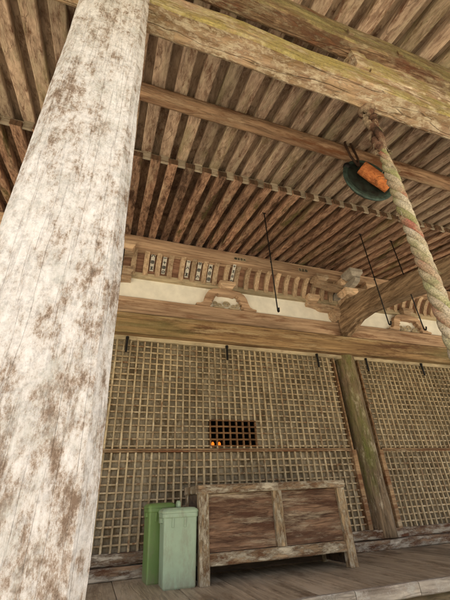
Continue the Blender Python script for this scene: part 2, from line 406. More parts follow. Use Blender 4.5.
# ------------------------------------------------------------------ setting
FZ = -.62       # veranda floor
GZ = -1.35      # ground
bm = B()
bmesh.ops.create_grid(bm, x_segments=60, y_segments=60, size=400)
for v in bm.verts: v.co.z = GZ
struct('ground', bm, 'ground')
bm = B(); box(bm, -1.2, 6.0, -.1, 2.35, GZ, GZ + .12, .015); struct('stone_paving', bm, 'stone')

# ------------------------------------------------------------------ veranda
ver = thing('veranda', 'low wooden veranda floor of wide worn boards in front of the lattice wall', 'veranda', (0, 0, 0))
xs = [-4.2]
while xs[-1] < 9: xs.append(xs[-1] + random.uniform(.42, .62))
xs = [x + (.29 - min(xs, key=lambda q: abs(q - .29))) for x in xs]
base = None
for a, b in zip(xs[:-1], xs[1:]):
    bm = B(); dz = random.uniform(-.003, .002)
    box(bm, a + .003, b - .003, 2.84, 4.6, FZ - .06, FZ + dz, .004)
    obj('floor_board', bm, 'floor', ver)
xs2 = [-4.2, -2.3, -.6, 1.0, 1.93, 2.53, 4.1, 5.9, 9]
for a, b in zip(xs2[:-1], xs2[1:]):
    bm = B(); rough_beam(bm, 'X', a + .003, b - .003, rsec(2.79, 2.838, FZ - .085, FZ + .004, .008), 14, .004, 5)
    obj('edge_board', bm, 'nosing', ver)
bm = B(); rough_beam(bm, 'X', -4.2, 9, rsec(2.86, 3.02, FZ - .36, FZ - .087, .012), 60, .006); obj('edge_joist', bm, 'under', ver)
for x in (-2.2, .2, 2.0, 3.9, 6.0):
    bm = B(); box(bm, x - .08, x + .08, 2.87, 3.03, GZ, FZ - .362, .01); obj('support_post', bm, 'under', ver)
bm = B(); box(bm, -4.2, 9, 4.0, 4.05, GZ, FZ - .09); obj('skirting_board', bm, 'under', ver)

# ------------------------------------------------------------------ main hall
hall = thing('shrine_hall', 'weathered timber front of a Japanese shrine hall with lattice shutters and deep rafter eaves', 'shrine', (0, 0, 0))
CX = [-.47, 3.73, 6.9]
X0, X1 = -4.0, 9.0
LY = 4.42
# sills
bm = B(); rough_beam(bm, 'X', X0, X1, rsec(4.345, 4.60, FZ + .003, -.515, .01), 90, .007, 3); obj('sill', bm, 'sill', hall)
bm = B(); rough_beam(bm, 'X', X0, X1, rsec(4.385, 4.60, -.508, -.405, .01), 90, .005, 3, seed=4); obj('sill', bm, 'sill', hall)
# columns
for cx in CX:
    bm = B()
    sec = [(cx + .165 * math.cos(t * math.pi / 12), 4.505 + .165 * math.sin(t * math.pi / 12)) for t in range(24)]
    rough_beam(bm, 'Z', -.50, 2.55, sec, 30, .006, 2.5)
    obj('column', bm, 'column', hall, True)
# lattice bays
def lattice(x0, x1, z0, z1, ph_x, ph_z, skip=None):
    px_, pz_ = .0906, .0785
    bv, bh = B(), B()
    k0 = math.ceil((x0 - ph_x) / px_); k = k0
    while ph_x + k * px_ < x1:
        x = ph_x + k * px_ + random.uniform(-.0025, .0025); hw = random.uniform(.0085, .0115)
        if x - hw > x0 and x + hw < x1:
            segs = [(z0, z1)]
            if skip and skip[0] - .01 < x < skip[1] + .01: segs = [(z0, skip[2]), (skip[3], z1)]
            for (a, b) in segs:
                if b - a > .01:
                    dx = random.uniform(-.003, .003)
                    box(bv, x - hw, x + hw, LY - .004 + random.uniform(-.002, .001), LY + .03, a, b)
        k += 1
    k = math.ceil((z0 - ph_z) / pz_)
    while ph_z + k * pz_ < z1:
        z = ph_z + k * pz_ + random.uniform(-.002, .002); hw = random.uniform(.0075, .010)
        if z - hw > z0 and z + hw < z1:
            segs = [(x0, x1)]
            if skip and skip[2] - .01 < z < skip[3] + .01: segs = [(x0, skip[0]), (skip[1], x1)]
            for (a, b) in segs: box(bh, a, b, LY + .006 + random.uniform(-.002, .002), LY + .026, z - hw, z + hw)
        k += 1
    return bv, bh
HX0, HX1, HZ0, HZ1 = 1.335, 1.969, .602, .916
def bay(x0, x1, hole):
    for (z0, z1) in ((-.405, .531), (.574, 1.93)):
        top = z0 > 0
        lp = obj('lattice_shutter', *(lambda r: (r[0], 'lattv'))(lattice(x0, x1, z0, z1, HX0, HZ0, (HX0, HX1, HZ0, HZ1) if (hole and top) else None)), hall)
        bm = lattice(x0, x1, z0, z1, HX0, HZ0, (HX0, HX1, HZ0, HZ1) if (hole and top) else None)[1]
        obj('cross_bars', bm, 'latth', lp)
        bm = B()
        if hole and top:
            box(bm, x0, HX0 - .012, LY + .05, LY + .07, z0, z1); box(bm, HX1 + .012, x1, LY + .05, LY + .07, z0, z1)
            box(bm, HX0 - .012, HX1 + .012, LY + .05, LY + .07, HZ1 + .012, z1)
            box(bm, HX0 - .012, HX1 + .012, LY + .05, LY + .07, z0, HZ0 - .008)
        else: box(bm, x0, x1, LY + .05, LY + .07, z0, z1)
        obj('backing_panel', bm, 'backing', lp)
    bm = B()
    rough_beam(bm, 'X', x0, x1, rsec(LY - .012, LY + .08, .533, .5515, .003, 1), 30, .0015, 3); obj('lattice_rail', bm, 'rail', hall)
    bm = B(); rough_beam(bm, 'X', x0, x1, rsec(LY - .012, LY + .08, .5545, .572, .003, 1), 30, .0015, 3, seed=3); obj('lattice_rail', bm, 'rail', hall)
    for (a, b) in ((x0 - .07, x0), (x1, x1 + .07)):
        bm = B(); rough_beam(bm, 'Z', -.405, .549, rsec(a + .001, b - .001, LY - .03, LY + .08, .004, 1), 14, .002); obj('shutter_stile', bm, 'rail', hall)
        bm = B(); rough_beam(bm, 'Z', .552, 1.93, rsec(a + .022, b - .022, LY - .01, LY + .08, .004, 1), 14, .002, seed=5); obj('shutter_stile', bm, 'rail', hall)
bay(CX[0] + .235, CX[1] - .31, True)
bay(CX[1] + .235, CX[2] - .235, False)
bay(-3.6, CX[0] - .235, False)
# opened grille
bm = B()
for k in range(8):
    x = HX0 + k * .0906; box(bm, x - .0095, x + .0095, LY - .004, LY + .03, HZ0, HZ1)
for k in range(5):
    z = HZ0 + k * .0785; box(bm, HX0 - .01, HX1 + .01, LY - .001, LY + .026, z - .0095, z + .0095)
obj('open_grille', bm, 'redlatt', hall, label='small open patch of red brown grille with darkness behind')
# inside
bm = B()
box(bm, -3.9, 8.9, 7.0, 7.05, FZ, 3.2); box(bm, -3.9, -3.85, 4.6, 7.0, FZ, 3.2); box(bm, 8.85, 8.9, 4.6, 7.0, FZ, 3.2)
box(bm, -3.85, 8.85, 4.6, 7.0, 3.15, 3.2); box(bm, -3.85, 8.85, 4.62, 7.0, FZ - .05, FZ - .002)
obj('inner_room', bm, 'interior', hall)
# small lit lanterns behind the grille
for i, (x, z, lb) in enumerate(((1.425, .65, 'small glowing orange lantern behind the open grille, the left one'), (1.515, .65, 'small glowing orange lantern behind the open grille, the right one'))):
    t = thing('lantern', lb, 'lantern', (x, 4.62, z - .05), 'lit lanterns inside the hall')
    bm = B(); bmesh.ops.create_uvsphere(bm, u_segments=16, v_segments=10, radius=.023)
    for v in bm.verts:
        r = 1 + .12 * math.sin(v.co.z * 160); v.co = Vector((v.co.x * r * (1.15 if v.co.z < 0 else .8), v.co.y * r, v.co.z * 1.5 + .046))
    obj('lantern_shade', bm, 'glow', t, True)
    bm = B(); box(bm, -.02, .02, -.02, .02, .09, .105, .003); obj('lantern_cap', bm, 'rust', t)
    bm = B(); box(bm, -.022, .022, -.022, .022, -.01, .012, .003); obj('lantern_base', bm, 'rust', t)
bm = B(); box(bm, 1.1, 2.2, 4.56, 4.95, .56, .595, .004); box(bm, 1.15, 1.2, 4.6, 4.9, FZ, .56); box(bm, 2.1, 2.15, 4.6, 4.9, FZ, .56)
ta = obj('altar_table', bm, 'boxdark'); ta['label'] = 'dark table holding the lanterns inside the hall'; ta['category'] = 'table'
# head rail, wall beams
bm = B(); rough_beam(bm, 'X', X0, X1, rsec(LY - .025, LY + .1, 1.932, 2.02, .006), 80, .002); obj('head_rail', bm, 'greyplank', hall)
bm = B(); rough_beam(bm, 'X', X0, X1, rsec(4.275, 4.55, 1.985, 2.285, .014, 4), 90, .005, 1.8); obj('wall_beam', bm, 'beam', hall)
bm = B(); rough_beam(bm, 'X', X0, X1, rsec(4.345, 4.6, 2.325, 2.575, .012, 4), 90, .004, 1.8, seed=2); obj('wall_beam', bm, 'pink', hall)
bm = B(); box(bm, X0, X1, 4.41, 4.5, 2.28, 2.33); obj('gap_shade_strip', bm, 'boxdark', hall)  # dark strip between the beams; the gap's shade is put into its colour
bm = B(); box(bm, X0, X1, 4.425, 4.5, 2.57, 2.96); obj('plaster_panel', bm, 'plaster', hall)
bm = B(); rough_beam(bm, 'X', X0, X1, rsec(4.36, 4.5, 2.938, 3.022, .006), 80, .003); obj('cove_sill', bm, 'greyplank', hall)
# cove: curved boards and ribs
def cove_profile(t, off=0.0):
    # 0 bottom at wall, 1 top at purlin
    y = 4.40 - .27 * (t ** 1.6) ; z = 3.005 + .285 * (1 - (1 - t) ** 1.5)
    return y - off, z
bm = B()
pf = [cove_profile(i / 8) for i in range(9)]
prism(bm, pf + [(a + .02, b + .012) for a, b in reversed(pf)], X0, X1, 'X'); obj('cove_boards', bm, 'cove', hall)
def rib_bm():
    bm = B()
    pf = [cove_profile(i / 8) for i in range(9)]
    fr = [cove_profile(i / 8, .055) for i in range(9)]
    prism(bm, [(a - .001, b) for a, b in pf] + [(a + .004 * math.sin(i), b - .03) for i, (a, b) in enumerate(reversed(fr))], -.037, .037, 'X')
    return bm
PITCH = .182
rib0 = obj('cove_rib', rib_bm(), 'rib', hall)
k = 0
x = .34 - PITCH * 8
rib0.location = (x, 0, 0)
while x < 8.2:
    x += PITCH
    if x > -1.2: dup(rib0, hall, (x, 0, 0))
bm = B(); rough_beam(bm, 'X', X0, X1, rsec(4.045, 4.20, 3.25, 3.458, .012, 3), 90, .004, 2); obj('eave_purlin', bm, 'pink', hall)
for px_ in (2.0, 4.9):
    pass
# brackets
def masu(cx, cy, z, w=.17, h=.12):
    bm = B()
    a = w / 2; b = a * .68
    zz = [(b, z), (b * 1.08, z + h * .18), (a * .98, z + h * .46), (a, z + h * .5), (a, z + h)]
    rings = []
    for (r, q) in zz: rings.append([bm.verts.new((cx + sx * r, cy + sy * r, q)) for sx, sy in ((-1, -1), (1, -1), (1, 1), (-1, 1))])
    for i in range(len(rings) - 1):
        for j in range(4): bm.faces.new((rings[i][j], rings[i][(j + 1) % 4], rings[i + 1][(j + 1) % 4], rings[i + 1][j]))
    bm.faces.new(list(reversed(rings[0]))); bm.faces.new(rings[-1])
    es = [e for e in bm.edges if e.calc_face_angle(0) > .5]
    bmesh.ops.bevel(bm, geom=es, offset=.004, segments=1, affect='EDGES')
    return bm
def arm_pts(c, half, z, h):
    pts = [(c - half, z + h), (c - half, z + h * .55)]
    for i in range(1, 7):
        t = i / 7 * math.pi / 2
        pts.append((c - half + half * .38 * math.sin(t), z + h * .55 * math.cos(t)))
    L_ = pts + [(c - half * .55, z)]
    Rr = [(2 * c - u, v) for u, v in reversed(L_)]
    return L_ + Rr
def bracket(cx):
    for nm, bm, mt in (('bracket_block', masu(cx, 4.38, 2.577, .36, .20), 'block'),
                       ('bracket_arm', prism(B(), arm_pts(cx, .62, 2.78, .125), 4.33, 4.43, 'Y'), 'block'),
                       ('bracket_block', masu(cx - .52, 4.36, 2.906, .23, .115), 'block'),
                       ('bracket_block', masu(cx + .52, 4.36, 2.906, .23, .115), 'block'),
                       ('bracket_arm', prism(B(), [(4.5, 2.776), (4.5, 2.90), (3.93, 2.90), (3.93, 2.845), (3.96, 2.80), (4.02, 2.776)], cx - .055, cx + .055, 'X'), 'block'),
                       ('bracket_block', masu(cx, 4.02, 2.903, .25, .115), 'block'),
                       ('bracket_arm', prism(B(), arm_pts(cx, .60, 3.02, .105), 4.01, 4.11, 'Y'), 'block'),
                       ('bracket_block', masu(cx - .50, 4.05, 3.128, .23, .108), 'block'),
                       ('bracket_block', masu(cx, 4.05, 3.128, .23, .108), 'block'),
                       ('bracket_block', masu(cx + .50, 4.05, 3.128, .23, .108), 'block'),
                       ('bracket_arm', prism(B(), [(4.5, 3.022), (4.5, 3.125), (3.72, 3.125), (3.70, 3.10), (3.73, 3.05), (3.82, 3.022)], cx - .05, cx + .05, 'X'), 'hankered'),
                       ('bracket_block', masu(cx - .02, 3.79, 3.128, .25, .13), 'hankered')):
        obj(nm, bm, mt, hall)
for cx in CX: bracket(cx)
# frog-leg struts with carved scrolls
def frog(cx):
    half = .40
    def outer(t):   # t 0 at foot tip .. 1 at crown
        return (-half + half * .78 * t + .02 * math.sin(t * 6.3), 2.585 + .285 * (1 - (1 - t) ** 2.3) * (1 if t > .08 else t / .08) )
    o = [(-half - .07, 2.578), (-half - .07, 2.605), (-half - .01, 2.612), (-half + .03, 2.635)]
    o += [(-.345, 2.69), (-.325, 2.76), (-.28, 2.825), (-.21, 2.865), (-.12, 2.878)]
    inn = [(-.06, 2.79), (-.12, 2.78), (-.15, 2.80), (-.19, 2.775), (-.175, 2.745), (-.215, 2.73), (-.205, 2.69), (-.245, 2.67), (-.235, 2.63), (-.27, 2.60), (-.26, 2.578)]
    left = o + [(0, 2.882)]
    # inner outline order: from right foot up, over, down to left foot
    pts = left + [(-a, b) for a, b in reversed(o)] + [(-a, b) for a, b in reversed(inn)] + [(a, b) for a, b in inn]
    bm = B(); prism(bm, [(cx + a * 1.05, 2.578 + (b - 2.578) * 1.13) for a, b in pts], 4.335, 4.42, 'Y')
    f = obj('frog_leg_strut', bm, 'pink', hall)
    bm = B()
    def scroll(x, z, r, dirn, turns=1.4, th=.010):
        ps = []
        for i in range(26):
            a = i / 25 * turns * 2 * math.pi; rr = r * (1 - .75 * i / 25)
            ps.append((cx + x + dirn * rr * math.cos(a), 4.372, z + rr * math.sin(a)))
        tube(bm, ps, [th * (1 - .3 * i / 25) for i in range(26)], 6)
    scroll(0, 2.66, .055, 1); scroll(0, 2.66, .055, -1)
    for s in (-1, 1):
        scroll(s * .115, 2.625, .038, s); scroll(s * .19, 2.655, .035, -s)
        tube(bm, [(cx + s * .04, 4.372, 2.60), (cx + s * .12, 4.37, 2.598), (cx + s * .22, 4.372, 2.60)], .013, 6)
    obj('scroll_carving', bm, 'greyplank', f, True)
    bm = masu(cx, 4.375, 2.912, .26, .11)
    obj('bearing_block', bm, 'block', f)
frog(1.63); frog(5.28)
# nose ends of the column-line beam and the left bracket are parts of brackets
# iron hooks on the head rail
for x in (.19, 1.605, 3.13, 4.08, 5.28):
    bm = B(); box(bm, x - .014, x + .014, 4.375, 4.392, 1.745, 1.935, .004); tube(bm, [(x, 4.384, 1.93), (x, 4.384, 1.965)], .022, 8)
    obj('iron_hook', bm, 'iron', hall)
# paper slips
GL = {'hachi': [(-.4, -.3, -.08, .35), (.08, .35, .42, -.3)], 'ichi': [(-.42, 0, .42, 0)], 'ju': [(-.42, .08, .42, .08), (0, .42, 0, -.42)],
      'ta': [(-.36, .34, .36, .34), (-.36, -.34, .36, -.34), (-.36, .34, -.36, -.34), (.36, .34, .36, -.34), (0, .34, 0, -.34), (-.36, 0, .36, 0)],
      'o': [(-.38, .34, .38, .34), (-.3, 0, .3, 0), (-.42, -.36, .42, -.36), (0, .34, 0, -.36)],
      'kuchi': [(-.3, .28, .3, .28), (-.3, -.28, .3, -.28), (-.3, .28, -.3, -.28), (.3, .28, .3, -.28)],
      'hi': [(-.25, .38, .25, .38), (-.25, -.38, .25, -.38), (-.25, .38, -.25, -.38), (.25, .38, .25, -.38), (-.25, 0, .25, 0)],
      'dai': [(-.42, .1, .42, .1), (0, .42, -.02, .05), (-.02, .05, -.4, -.42), (.02, .05, .42, -.42)]}
def slip(x, t0, t1, wd, glyphs, on_rib=False, purlin=False):
    o = .062 if on_rib else .004
    if purlin: P0, P1 = Vector((x, 4.038, 3.30)), Vector((x, 4.038, 3.36))
    else:
        y0, z0 = cove_profile(t0, o); y1, z1 = cove_profile(t1, o)
        if on_rib: z0 -= .03; z1 -= .03; y0 -= .004; y1 -= .004
        P0, P1 = Vector((x, y0, z0)), Vector((x, y1, z1))
    U = Vector((1, 0, 0)); V = (P1 - P0); H = V.length; V.normalize(); Nn = V.cross(U); Nn = Nn if Nn.y < 0 else -Nn
    C0 = (P0 + P1) / 2 + Nn * (.012 if not (on_rib or purlin) else .002)
    def quad(bm, a, b, c, d, off):
        bm.faces.new([bm.verts.new(C0 + U * u + V * v + Nn * off) for u, v in (a, b, c, d)])
    bm = B(); h = H / 2; q = wd / 2
    mt = Matrix((( U.x, V.x, Nn.x, C0.x), (U.y, V.y, Nn.y, C0.y), (U.z, V.z, Nn.z, C0.z), (0, 0, 0, 1)))
    box(bm, -q, q, -h, h, -.001, .001, 0, mt)
    p = obj('paper_slip', bm, 'greyplank' if purlin else 'paper', hall)
    n = len(glyphs); horiz = wd > H
    for i, gname in enumerate(glyphs):
        if horiz: cu, cv, s = -q + wd * (i + .5) / n, 0, min(wd / n, H) * .92
        else: cu, cv, s = 0, h - H * (i + .5) / n, min(wd * .95, H / n * 1.0)
        bm = B()
        for (a, b, c, d) in GL[gname]:
            p0 = Vector((cu + a * s, cv + b * s)); p1 = Vector((cu + c * s, cv + d * s)); dd = (p1 - p0); 
            pr = Vector((-dd.y, dd.x)).normalized() * s * .10
            quad(bm, p0 + pr, p0 - pr, p1 - pr, p1 + pr, .0022)
        obj('character', bm, 'ink', p)
slip(.43, .2, .9, .06, ('hachi', 'ta', 'o'))
slip(.61, .15, .85, .058, ('ichi', 'ju', 'ta', 'kuchi'))
slip(.975, .15, .9, .058, ('ichi', 'hachi', 'o'))
slip(1.157, .12, .92, .06, ('hi', 'ta', 'hachi'))
slip(1.34, .1, .8, .065, ('dai', 'hi', 'ta'))
slip(1.705, .15, .95, .05, ('ju', 'o', 'hi', 'kuchi'), True)
slip(1.78, 0, 0, .20, ('ta', 'o', 'hi', 'dai'), purlin=True)
slip(2.93, 0, 0, .18, ('hi', 'o', 'ta'), purlin=True)

# eave rafters of the hall
SL = .25
def rafter_mesh(y0, y1, zref, w_, h_, seed):
    """zref(y) gives the underside; section centred on x=0"""
    bm = B()
    rings = []
    n = 26
    for i in range(n + 1):
        y = y0 + (y1 - y0) * i / n; z = zref(y)
        ring = []
        c = .006
        for (u, v) in ((-w_ / 2 + c, 0), (w_ / 2 - c, 0), (w_ / 2, c), (w_ / 2, h_), (-w_ / 2, h_), (-w_ / 2, c)):
            q = Vector((u * 3 + seed * 9, y * 2.2, v * 3))
            d = noise.noise_vector(q) * .005 + noise.noise_vector(q * 4) * .002
            ring.append(bm.verts.new((u + d.x, y, z + v + d.z)))
        rings.append(ring)
    for i in range(n):
        for j in range(6): bm.faces.new((rings[i][j], rings[i][(j + 1) % 6], rings[i + 1][(j + 1) % 6], rings[i + 1][j]))
    bm.faces.new(rings[0]).material_index = 1; bm.faces.new(list(reversed(rings[-1])))
    return bm
inz = lambda y: 3.055 + SL * (y - 2.43)
kz = lambda y: 3.175 + SL * (y - 2.43)
def rafters(name, y0, y1, zr, w_, h_, mat, parent, x_a, x_b, ph):
    protos = []
    x = x_a + ph; i = 0
    while x < x_b:
        jx = random.uniform(-.006, .006)
        if i < 6:
            o = obj(name, rafter_mesh(y0 + random.uniform(-.01, .01), y1, zr, w_, h_, i * 3.1), mat, parent); o.data.materials.append(M['endgrain']); o.location = (x + jx, 0, 0); protos.append(o)
        else:
            o = dup(random.choice(protos), parent, (x + jx, 0, random.uniform(-.003, .003)))
        x += PITCH; i += 1
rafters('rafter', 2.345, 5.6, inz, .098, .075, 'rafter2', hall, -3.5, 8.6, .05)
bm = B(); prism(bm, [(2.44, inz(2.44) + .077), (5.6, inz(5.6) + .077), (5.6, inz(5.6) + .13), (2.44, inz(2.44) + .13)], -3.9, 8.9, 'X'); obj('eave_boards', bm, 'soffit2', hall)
bm = B()
prism(bm, [(2.44, inz(2.44) + .132), (5.6, inz(5.6) + .132), (9.0, inz(9) + .5), (9.0, inz(9) + .9), (5.6, inz(5.6) + .6), (2.44, inz(2.44) + .36)], -4.4, 9.4, 'X'); obj('roof', bm, 'roof', hall)  # upper roof slab, unseen from below, added to block light from above
# ------------------------------------------------------------------ porch
porch = thing('entrance_porch', 'porch roof in front of the hall with pale flaking square pillars and mossy beams', 'porch', (0, 0, 0))
rafters('rafter', -.75, 2.47, kz, .108, .06, 'rafter', porch, -3.5, 8.6, .14)
# grey strip where the two sets of rafters meet
bm = B()
rough_beam(bm, 'X', -3.9, 8.9, rsec(2.385, 2.435, inz(2.4) + .073, kz(2.42) - .002, .004, 1), 90, .003); obj('eave_strip', bm, 'batten', porch)
gb = None
x = -3.5 + .14
while x < 8.6:
    if gb is None:
        gb = obj('gap_block', box(B(), -.045, .045, 2.362, 2.384, inz(2.38) + .004, kz(2.38) + .006, .01), 'batten', porch); gb.location = (x, 0, 0)
    else: dup(gb, porch, (x, 0, 0))
    x += PITCH
bm = B(); prism(bm, [(-.80, kz(-.80) + .064), (2.52, kz(2.52) + .064), (2.52, kz(2.52) + .115), (-.80, kz(-.80) + .115)], -3.9, 8.9, 'X'); obj('roof_boards', bm, 'soffit', porch)
bm = B(); prism(bm, [(-.85, kz(-.85) + .117), (2.40, kz(2.40) + .117), (2.40, kz(2.40) + .33), (-.85, kz(-.85) + .25)], -4.4, 9.4, 'X'); obj('roof', bm, 'roof', porch)  # unseen slab, added to block light; overhang lengthened to keep sun off the pillar
bm = B(); rough_beam(bm, 'X', -3.9, 8.9, rsec(-.83, -.77, kz(-.8) - .02, kz(-.8) + .085, .006, 1), 60, .003); obj('fascia_board', bm, 'beam', porch)
# pillars
def pillar(x0, x1, lean):
    bm = B()
    curve = lambda a: Vector((-.022 * a * lean, 0, 0))
    rough_beam(bm, 'Z', GZ + .25, 2.52, rsec(x0, x1, .70, .975, .028, 6), 110, .0035, 3.0, curve=curve)
    p = obj('pillar', bm, 'pillar', porch, 'crisp')
    bm = B(); box(bm, x0 - .12, x1 + .12, .58, 1.09, GZ + .12, GZ + .255, .03); obj('pillar_stone', bm, 'stone', p)
pillar(-.268, .010, 1); pillar(3.60, 3.87, 0)
# big rainbow beam between the pillars and the purlin above it
ksec = rsec(.755, .905, 2.155, 2.335, .012, 5)
bm = B(); rough_beam(bm, 'X', -2.2, 7.0, ksec, 220, .007, 2.6); obj('cross_beam', bm, 'koryo', porch, 'crisp')
bm = B(); rough_beam(bm, 'X', -3.9, 8.9, rsec(.685, .800, 2.515, 2.735, .012, 5), 240, .007, 2.4, seed=6); obj('porch_purlin', bm, 'keta', porch, 'crisp')
for (a, b, y0, y1) in ((1.36, 2.55, .748, .86), (1.24, 1.345, .735, .85), (-.28, .0, .73, .88), (3.6, 3.85, .73, .88)):
    bm = B(); rough_beam(bm, 'X', a, b, rsec(y0, y1, 2.325, 2.53, .01, 4), 40, .009, 5); obj('spacer_block', bm, 'koryo', porch, 'crisp')
for (x, z) in ((1.22, 2.60), (1.62, 2.585), (2.62, 2.61)):
    bm = B(); box(bm, x - .02, x + .02, .672, .69, z - .025, z + .025, .004); obj('wooden_peg', bm, 'keta', porch)
bm = B(); rough_beam(bm, 'X', -.12, 8.9, rsec(1.575, 1.69, 2.845, 2.965, .026, 3), 120, .006, 2.0, seed=9); obj('inner_purlin', bm, 'purlin', porch, True)
# curved tie beams from the porch pillars back to the hall
def tie(cx, y_in):
    top = [(4.20, 2.80), (4.0, 2.84), (3.55, 2.745), (3.1, 2.62), (2.62, 2.49), (2.1, 2.37), (1.5, 2.27), (1.0, 2.24)]
    bot = [(4.30, 2.30), (4.08, 2.36), (3.9, 2.42), (3.66, 2.42), (3.2, 2.33), (2.65, 2.20), (2.1, 2.09), (1.5, 2.0), (1.0, 1.98)]
    top = [(4.30, 2.55), (4.24, 2.74)] + top
    bm = B()
    prism(bm, top + list(reversed(bot)), cx - .09, cx + .09, 'X')
    es = [e for e in bm.edges if len(e.link_faces) == 2 and abs(e.calc_face_angle(0)) > 1.2]
    bmesh.ops.bevel(bm, geom=es, offset=.015, segments=2, affect='EDGES')
    t_ = obj('curved_tie_beam', bm, 'tie', porch)
    for dz, q in ((.045, 0), (.075, 1)):
        low = [(3.66, 2.42), (3.2, 2.33), (2.65, 2.20), (2.1, 2.09), (1.5, 2.0), (1.1, 1.98)]
        for sx in (-1, 1):
            bm = B(); tube(bm, [(cx + sx * .0885, y, z + dz) for y, z in low], .005, 6); obj('carved_bead', bm, 'tie', t_, True)
tie(CX[1], 4.3); 

# ------------------------------------------------------------------ offertory box
bx = thing('offertory_box', 'long wooden offertory box with flaking framed panels standing on the veranda', 'offertory box', (0, 0, 0))
bx.location = (1.0, 3.6, FZ)
W_, D_, H_ = 1.56, .58, .765
def lb(x0, x1, y0, y1, z0, z1, bev=.006): return box(B(), x0, x1, y0, y1, z0, z1, bev)
for x in (-.035, W_ - .06):
    for y in (0, D_ - .09):
        bm = B(); rough_beam(bm, 'Z', 0, H_ - .075, rsec(x, x + .095, y, y + .09, .008, 2), 18, .004, 5, seed=x + y)
        obj('leg', bm, 'boxframe', bx)
bm = B(); rough_beam(bm, 'X', -.045, W_ + .045, rsec(-.006, .11, H_ - .074, H_, .008, 2), 30, .004, 4); obj('top_rail', bm, 'boxrail', bx)
bm = B(); rough_beam(bm, 'X', -.045, W_ + .045, rsec(D_ - .11, D_ + .006, H_ - .074, H_, .008, 2), 30, .004, 4); obj('top_rail', bm, 'boxrail', bx)
for x in (-.043, W_ - .05):
    bm = B(); rough_beam(bm, 'Y', .112, D_ - .112, rsec(x, x + .09, H_ - .072, H_ - .002, .008, 2), 10, .003, 4); obj('top_rail', bm, 'boxframe', bx)
bm = B(); rough_beam(bm, 'X', .062, W_ - .062, rsec(.012, .085, .128, .222, .008, 2), 30, .004, 4, seed=2); obj('bottom_rail', bm, 'boxrail', bx)
bm = B(); rough_beam(bm, 'Z', .224, H_ - .076, rsec(.735, .835, .004, .07, .008, 2), 14, .003, 5); obj('centre_stile', bm, 'boxframe', bx)
for a, b in ((.062, .733), (.837, W_ - .062)):
    bm = B(); h_ = (H_ - .076 - .224) / 2
    for k in range(2):
        rough_beam(bm, 'X', a, b, rsec(.04, .062, .224 + k * h_ + .0004, .224 + (k + 1) * h_ - .0004, .003, 2), 16, .003, 4, seed=k + a)
    obj('front_panel', bm, 'boxpanel', bx)
for x in (-.02, W_ - .02):
    obj('side_panel', lb(x, x + .02, .092, D_ - .092, .02, H_ - .074, .002), 'boxdark', bx)
    obj('side_rail', lb(x - .012, x - .001, .092, D_ - .092, .13, .22, .002), 'boxframe', bx)
obj('back_panel', lb(.062, W_ - .062, D_ - .06, D_ - .04, .01, H_ - .076, .002), 'boxdark', bx)  # carried down near the floor to block light and deepen the shadow underneath
obj('box_floor', lb(.062, W_ - .062, .087, D_ - .062, .13, .15, .002), 'boxdark', bx)
bm = B()
for k in range(22): x = .06 + k * .0675; box(bm, x, x + .03, .112, D_ - .112, H_ - .05, H_ - .01, .003)
obj('coin_grate', bm, 'boxrail', bx)

# ------------------------------------------------------------------ bins
def rrect(w_, d_, r, z, cx=0, cy=0, n=5):
    out = []
    for (sx, sy, a0) in ((1, 1, 0), (-1, 1, 90), (-1, -1, 180), (1, -1, 270)):
        for i in range(n + 1):
            a = R_(a0 + 90 * i / n)
            out.append(Vector((cx + sx * (w_ / 2 - r) + r * math.cos(a), cy + sy * (d_ / 2 - r) + r * math.sin(a), z)))
    return out
def loft(bm, loops):
    rs = [[bm.verts.new(p) for p in l] for l in loops]
    n = len(rs[0])
    for i in range(len(rs) - 1):
        for j in range(n): bm.faces.new((rs[i][j], rs[i][(j + 1) % n], rs[i + 1][(j + 1) % n], rs[i + 1][j]))
    bm.faces.new(list(reversed(rs[0]))); bm.faces.new(rs[-1])
    return bm
def bin_(loc, rot, mat, label, hgt, w_, d_):
    random.seed(3)
    t = thing('rubbish_bin', label, 'bin', loc, 'plastic bins beside the offertory box'); t.rotation_euler.z = rot
    bm = B()
    loft(bm, [rrect(w_ * .84, d_ * .84, .012, .0), rrect(w_ * .88, d_ * .88, .018, .012), rrect(w_ * .94, d_ * .94, .018, hgt * .86), rrect(w_ * .95, d_ * .95, .018, hgt - .015)])
    body = obj('bin_body', bm, mat, t, False)
    bm = B(); loft(bm, [rrect(w_ * 1.0, d_ * 1.0, .032, hgt - .045), rrect(w_ * 1.02, d_ * 1.02, .034, hgt - .038), rrect(w_ * 1.02, d_ * 1.02, .034, hgt - .012), rrect(w_ * .97, d_ * .97, .03, hgt - .008)])
    obj('bin_rim', bm, mat, body, False)
    for s in (-.22, .12):
        bm = B(); box(bm, s * w_ - .008, s * w_ + .008, -d_ * .5 - .002, -d_ * .44, hgt - .12, hgt - .045, .003); obj('bin_rib', bm, mat, body)
    bm = B(); loft(bm, [rrect(w_ * 1.04, d_ * 1.04, .035, hgt - .010), rrect(w_ * 1.05, d_ * 1.05, .035, hgt + .004), rrect(w_ * 1.0, d_ * 1.0, .03, hgt + .016), rrect(w_ * .86, d_ * .86, .03, hgt + .030), rrect(w_ * .6, d_ * .6, .03, hgt + .034)])
    lid = obj('bin_lid', bm, mat, t, False)
    bm = B(); loft(bm, [rrect(.034, .10, .01, hgt + .032), rrect(.03, .09, .01, hgt + .075), rrect(.02, .06, .008, hgt + .09)])
    if mat == 'binlight': obj('lid_handle', bm, mat, lid, True)
    else: bm.free()
    for s in (-1, 1):
        bm = B(); box(bm, s * (w_ * .5) - .01, s * (w_ * .5) + .014, -.05, .05, hgt - .085, hgt - .045, .004); obj('bin_handle', bm, mat, body)
bin_((.80, 3.755, FZ), R_(-1), 'binlight', 'pale grey-green square plastic bin with lid, in front, beside the offertory box', .555, .325, .27)
